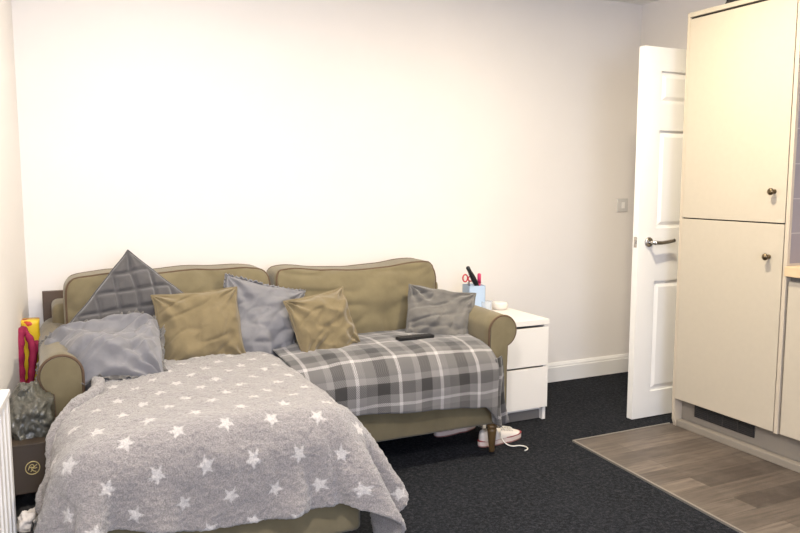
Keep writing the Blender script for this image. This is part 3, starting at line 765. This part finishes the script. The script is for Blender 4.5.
sneaker((1.865, 3.27, 0), 10, 'white canvas sneaker in the dark under the sofa, left of the wooden leg')

# ---- things squeezed between the sofa and the left wall
bd = box('dark_board', (-.015, .075, 3.785, 3.81, .30, .775), M['darkboard'], None, .002); tag(bd, 'dark brown board standing upright behind the left end of the sofa', 'board')
bd.location.z = 0
# yellow carrier
yb = thing('yellow_bag', 'yellow and red printed bag standing between the left wall and the sofa', 'bag', (-.066, 3.58, 0))
bm = bmesh.new(); P = []
for j in range(24):
    z = .36 + .325 * j / 23; rr = []
    for k in range(25):
        a = 2 * math.pi * k / 24; c, s = math.cos(a), math.sin(a)
        x = .036 * (abs(c) ** .5) * (1 if c > 0 else -1); y = .045 * (abs(s) ** .5) * (1 if s > 0 else -1)
        q = Vector((x, y, z)); q.x += .006 * nz(q, 14, 2); q.y += .008 * nz(q, 12, 5); rr.append(q)
    P.append(rr)
grid(bm, P); bmesh.ops.remove_doubles(bm, verts=bm.verts, dist=.0005); bmesh.ops.holes_fill(bm, edges=[e for e in bm.edges if e.is_boundary]); obj('bag_body', bm, M['yellow'], yb, True)
mg = thing('magenta_scarf', 'magenta and purple cloth strips hanging over the yellow bag', 'cloth', (-.1, 3.4, .4))
for pts, r0 in (([(.010, .10, .255), (-.004, .07, .25), (-.012, .05, .20), (-.014, .04, .12), (-.010, .03, .05), (-.004, .03, -.02), (-.006, .03, -.07)], .020), ([(.010, .09, .255), (.030, .06, .225), (.040, .05, .18), (.034, .04, .11), (.026, .03, .05), (.018, .03, .0), (.014, .03, -.05)], .014), ([(.055, .1, .20), (.050, .06, .18), (.040, .05, .13), (.034, .04, .08)], .012)):
    q = smoothp(pts, 6); bm = bmesh.new(); tube(bm, q, r0, 12, rs=[r0 * (.55 + .55 * math.sin(math.pi * min(1, .15 + k / len(q))) + .12 * math.sin(k * 1.3)) for k in range(len(q))]); obj('cloth_strip', bm, M['magenta'], mg, True)
# crumpled grey plastic bag
def blob(name, c, half, m, parent, seed, amp=.2, sub=5, fold=8):
    bm = bmesh.new(); bmesh.ops.create_icosphere(bm, subdivisions=sub, radius=1)
    for v in bm.verts:
        d = v.co.normalized(); k = 1 + amp * noise.noise(d * 1.6 + Vector((seed, 0, 0))) + amp * .7 * abs(noise.noise(d * 4 + Vector((0, seed, 0)))) - amp * .5 * abs(noise.noise(d * fold + Vector((0, 0, seed))))
        p = Vector((max(-1, min(1, d.x * 1.25)) * half[0], max(-1, min(1, d.y * 1.2)) * half[1], d.z * half[2])) * k; v.co = p + Vector(c)
    return obj(name, bm, m, parent, True)
pbg = thing('grey_plastic_bag', 'crumpled translucent grey plastic bag on top of the brown box, beside the left wall', 'bag', (-.07, 2.88, .40))
blob('bag_body', (0.0, 0, .055), (.066, .13, .10), M['film'], pbg, 4, .28); blob('bag_knot', (-.015, -.01, .15), (.02, .03, .03), M['film'], pbg, 9, .5, 4)
# brown box with gold ring emblem
bb = thing('brown_box', 'brown box with a round gold emblem, squeezed between sofa and left wall', 'box', (-.086, 2.66, .262)); bb.rotation_euler = (R(-4), R(1.5), R(5))
BH, BW = .160, .062
box('box_body', (-BW, BW, 0, .30, 0, BH), M['brownbox'], bb, .003)
bm = bmesh.new(); bx(bm, -BW - .001, BW + .001, -.002, .302, BH - .004, BH + .003, .001); obj('box_lid', bm, M['brownbox'], bb)
bm = bmesh.new(); ex, ez, er = .018, BH * .52, .021
tube(bm, [(ex + er * math.cos(a), -.001, ez + er * math.sin(a)) for a in [2 * math.pi * k / 32 for k in range(32)]], .0016, 6, True)
for pts in ([(-.013, -.006), (-.008, .008), (0, .011), (.004, .004), (-.004, -.002), (.002, -.010), (.010, -.013)], [(.013, .010), (.006, .004), (.0, -.004), (-.006, -.012)], [(-.012, .0), (-.004, .003), (.006, -.002), (.013, .0)]):
    tube(bm, smoothp([(ex + a, -.001, ez + b) for a, b in pts], 4), .0014, 6)
obj('gold_emblem', bm, M['gold'], bb, True)
# things under the box
cb = thing('storage_tub', 'dark open tub full of clutter under the brown box', 'tub', (-.093, 2.75, 0))
bm = bmesh.new(); W_ = .062
bx(bm, -W_, -W_ + .004, -.25, .25, 0, .20); bx(bm, W_ - .004, W_, -.25, .25, 0, .20); bx(bm, -W_, W_, -.25, -.246, 0, .20); bx(bm, -W_, W_, .246, .25, 0, .20); bx(bm, -W_, W_, -.25, .25, 0, .005)
obj('tub_wall', bm, M['greybin'], cb)
c1 = blob('dark_cloth', (-.088, 2.80, .12), (.050, .10, .09), M['greybin'], None, 31, .12); tag(c1, 'dark bundled cloth inside the tub under the brown box', 'cloth')
c2 = blob('white_rag', (-.085, 2.60, .19), (.030, .035, .035), M['canvas'], None, 12, .4, 4); tag(c2, 'small crumpled white cloth on the tub, at the foot of the brown box', 'cloth')
bm = bmesh.new(); tube(bm, smoothp([(-.07, 2.55, .205), (-.04, 2.54, .235), (-.02, 2.56, .225), (.0, 2.58, .24), (-.03, 2.62, .21)]), .006, 8)
cbl = obj('white_cable', bm, M['lace'], None, True); tag(cbl, 'off white cable looped over the clutter under the brown box', 'cable')
bm = bmesh.new()
for k in range(5): tube(bm, smoothp([(-.09 + .028 * k, 2.56, .06), (-.08 + .024 * k, 2.53, .16), (-.07 + .022 * k, 2.55, .21), (-.06 + .02 * k, 2.6, .16)]), .004, 6)
bc_ = obj('black_cable', bm, M['plastic_black'], None, True); tag(bc_, 'bundle of black cable spilling from the tub beside the left wall', 'cable')
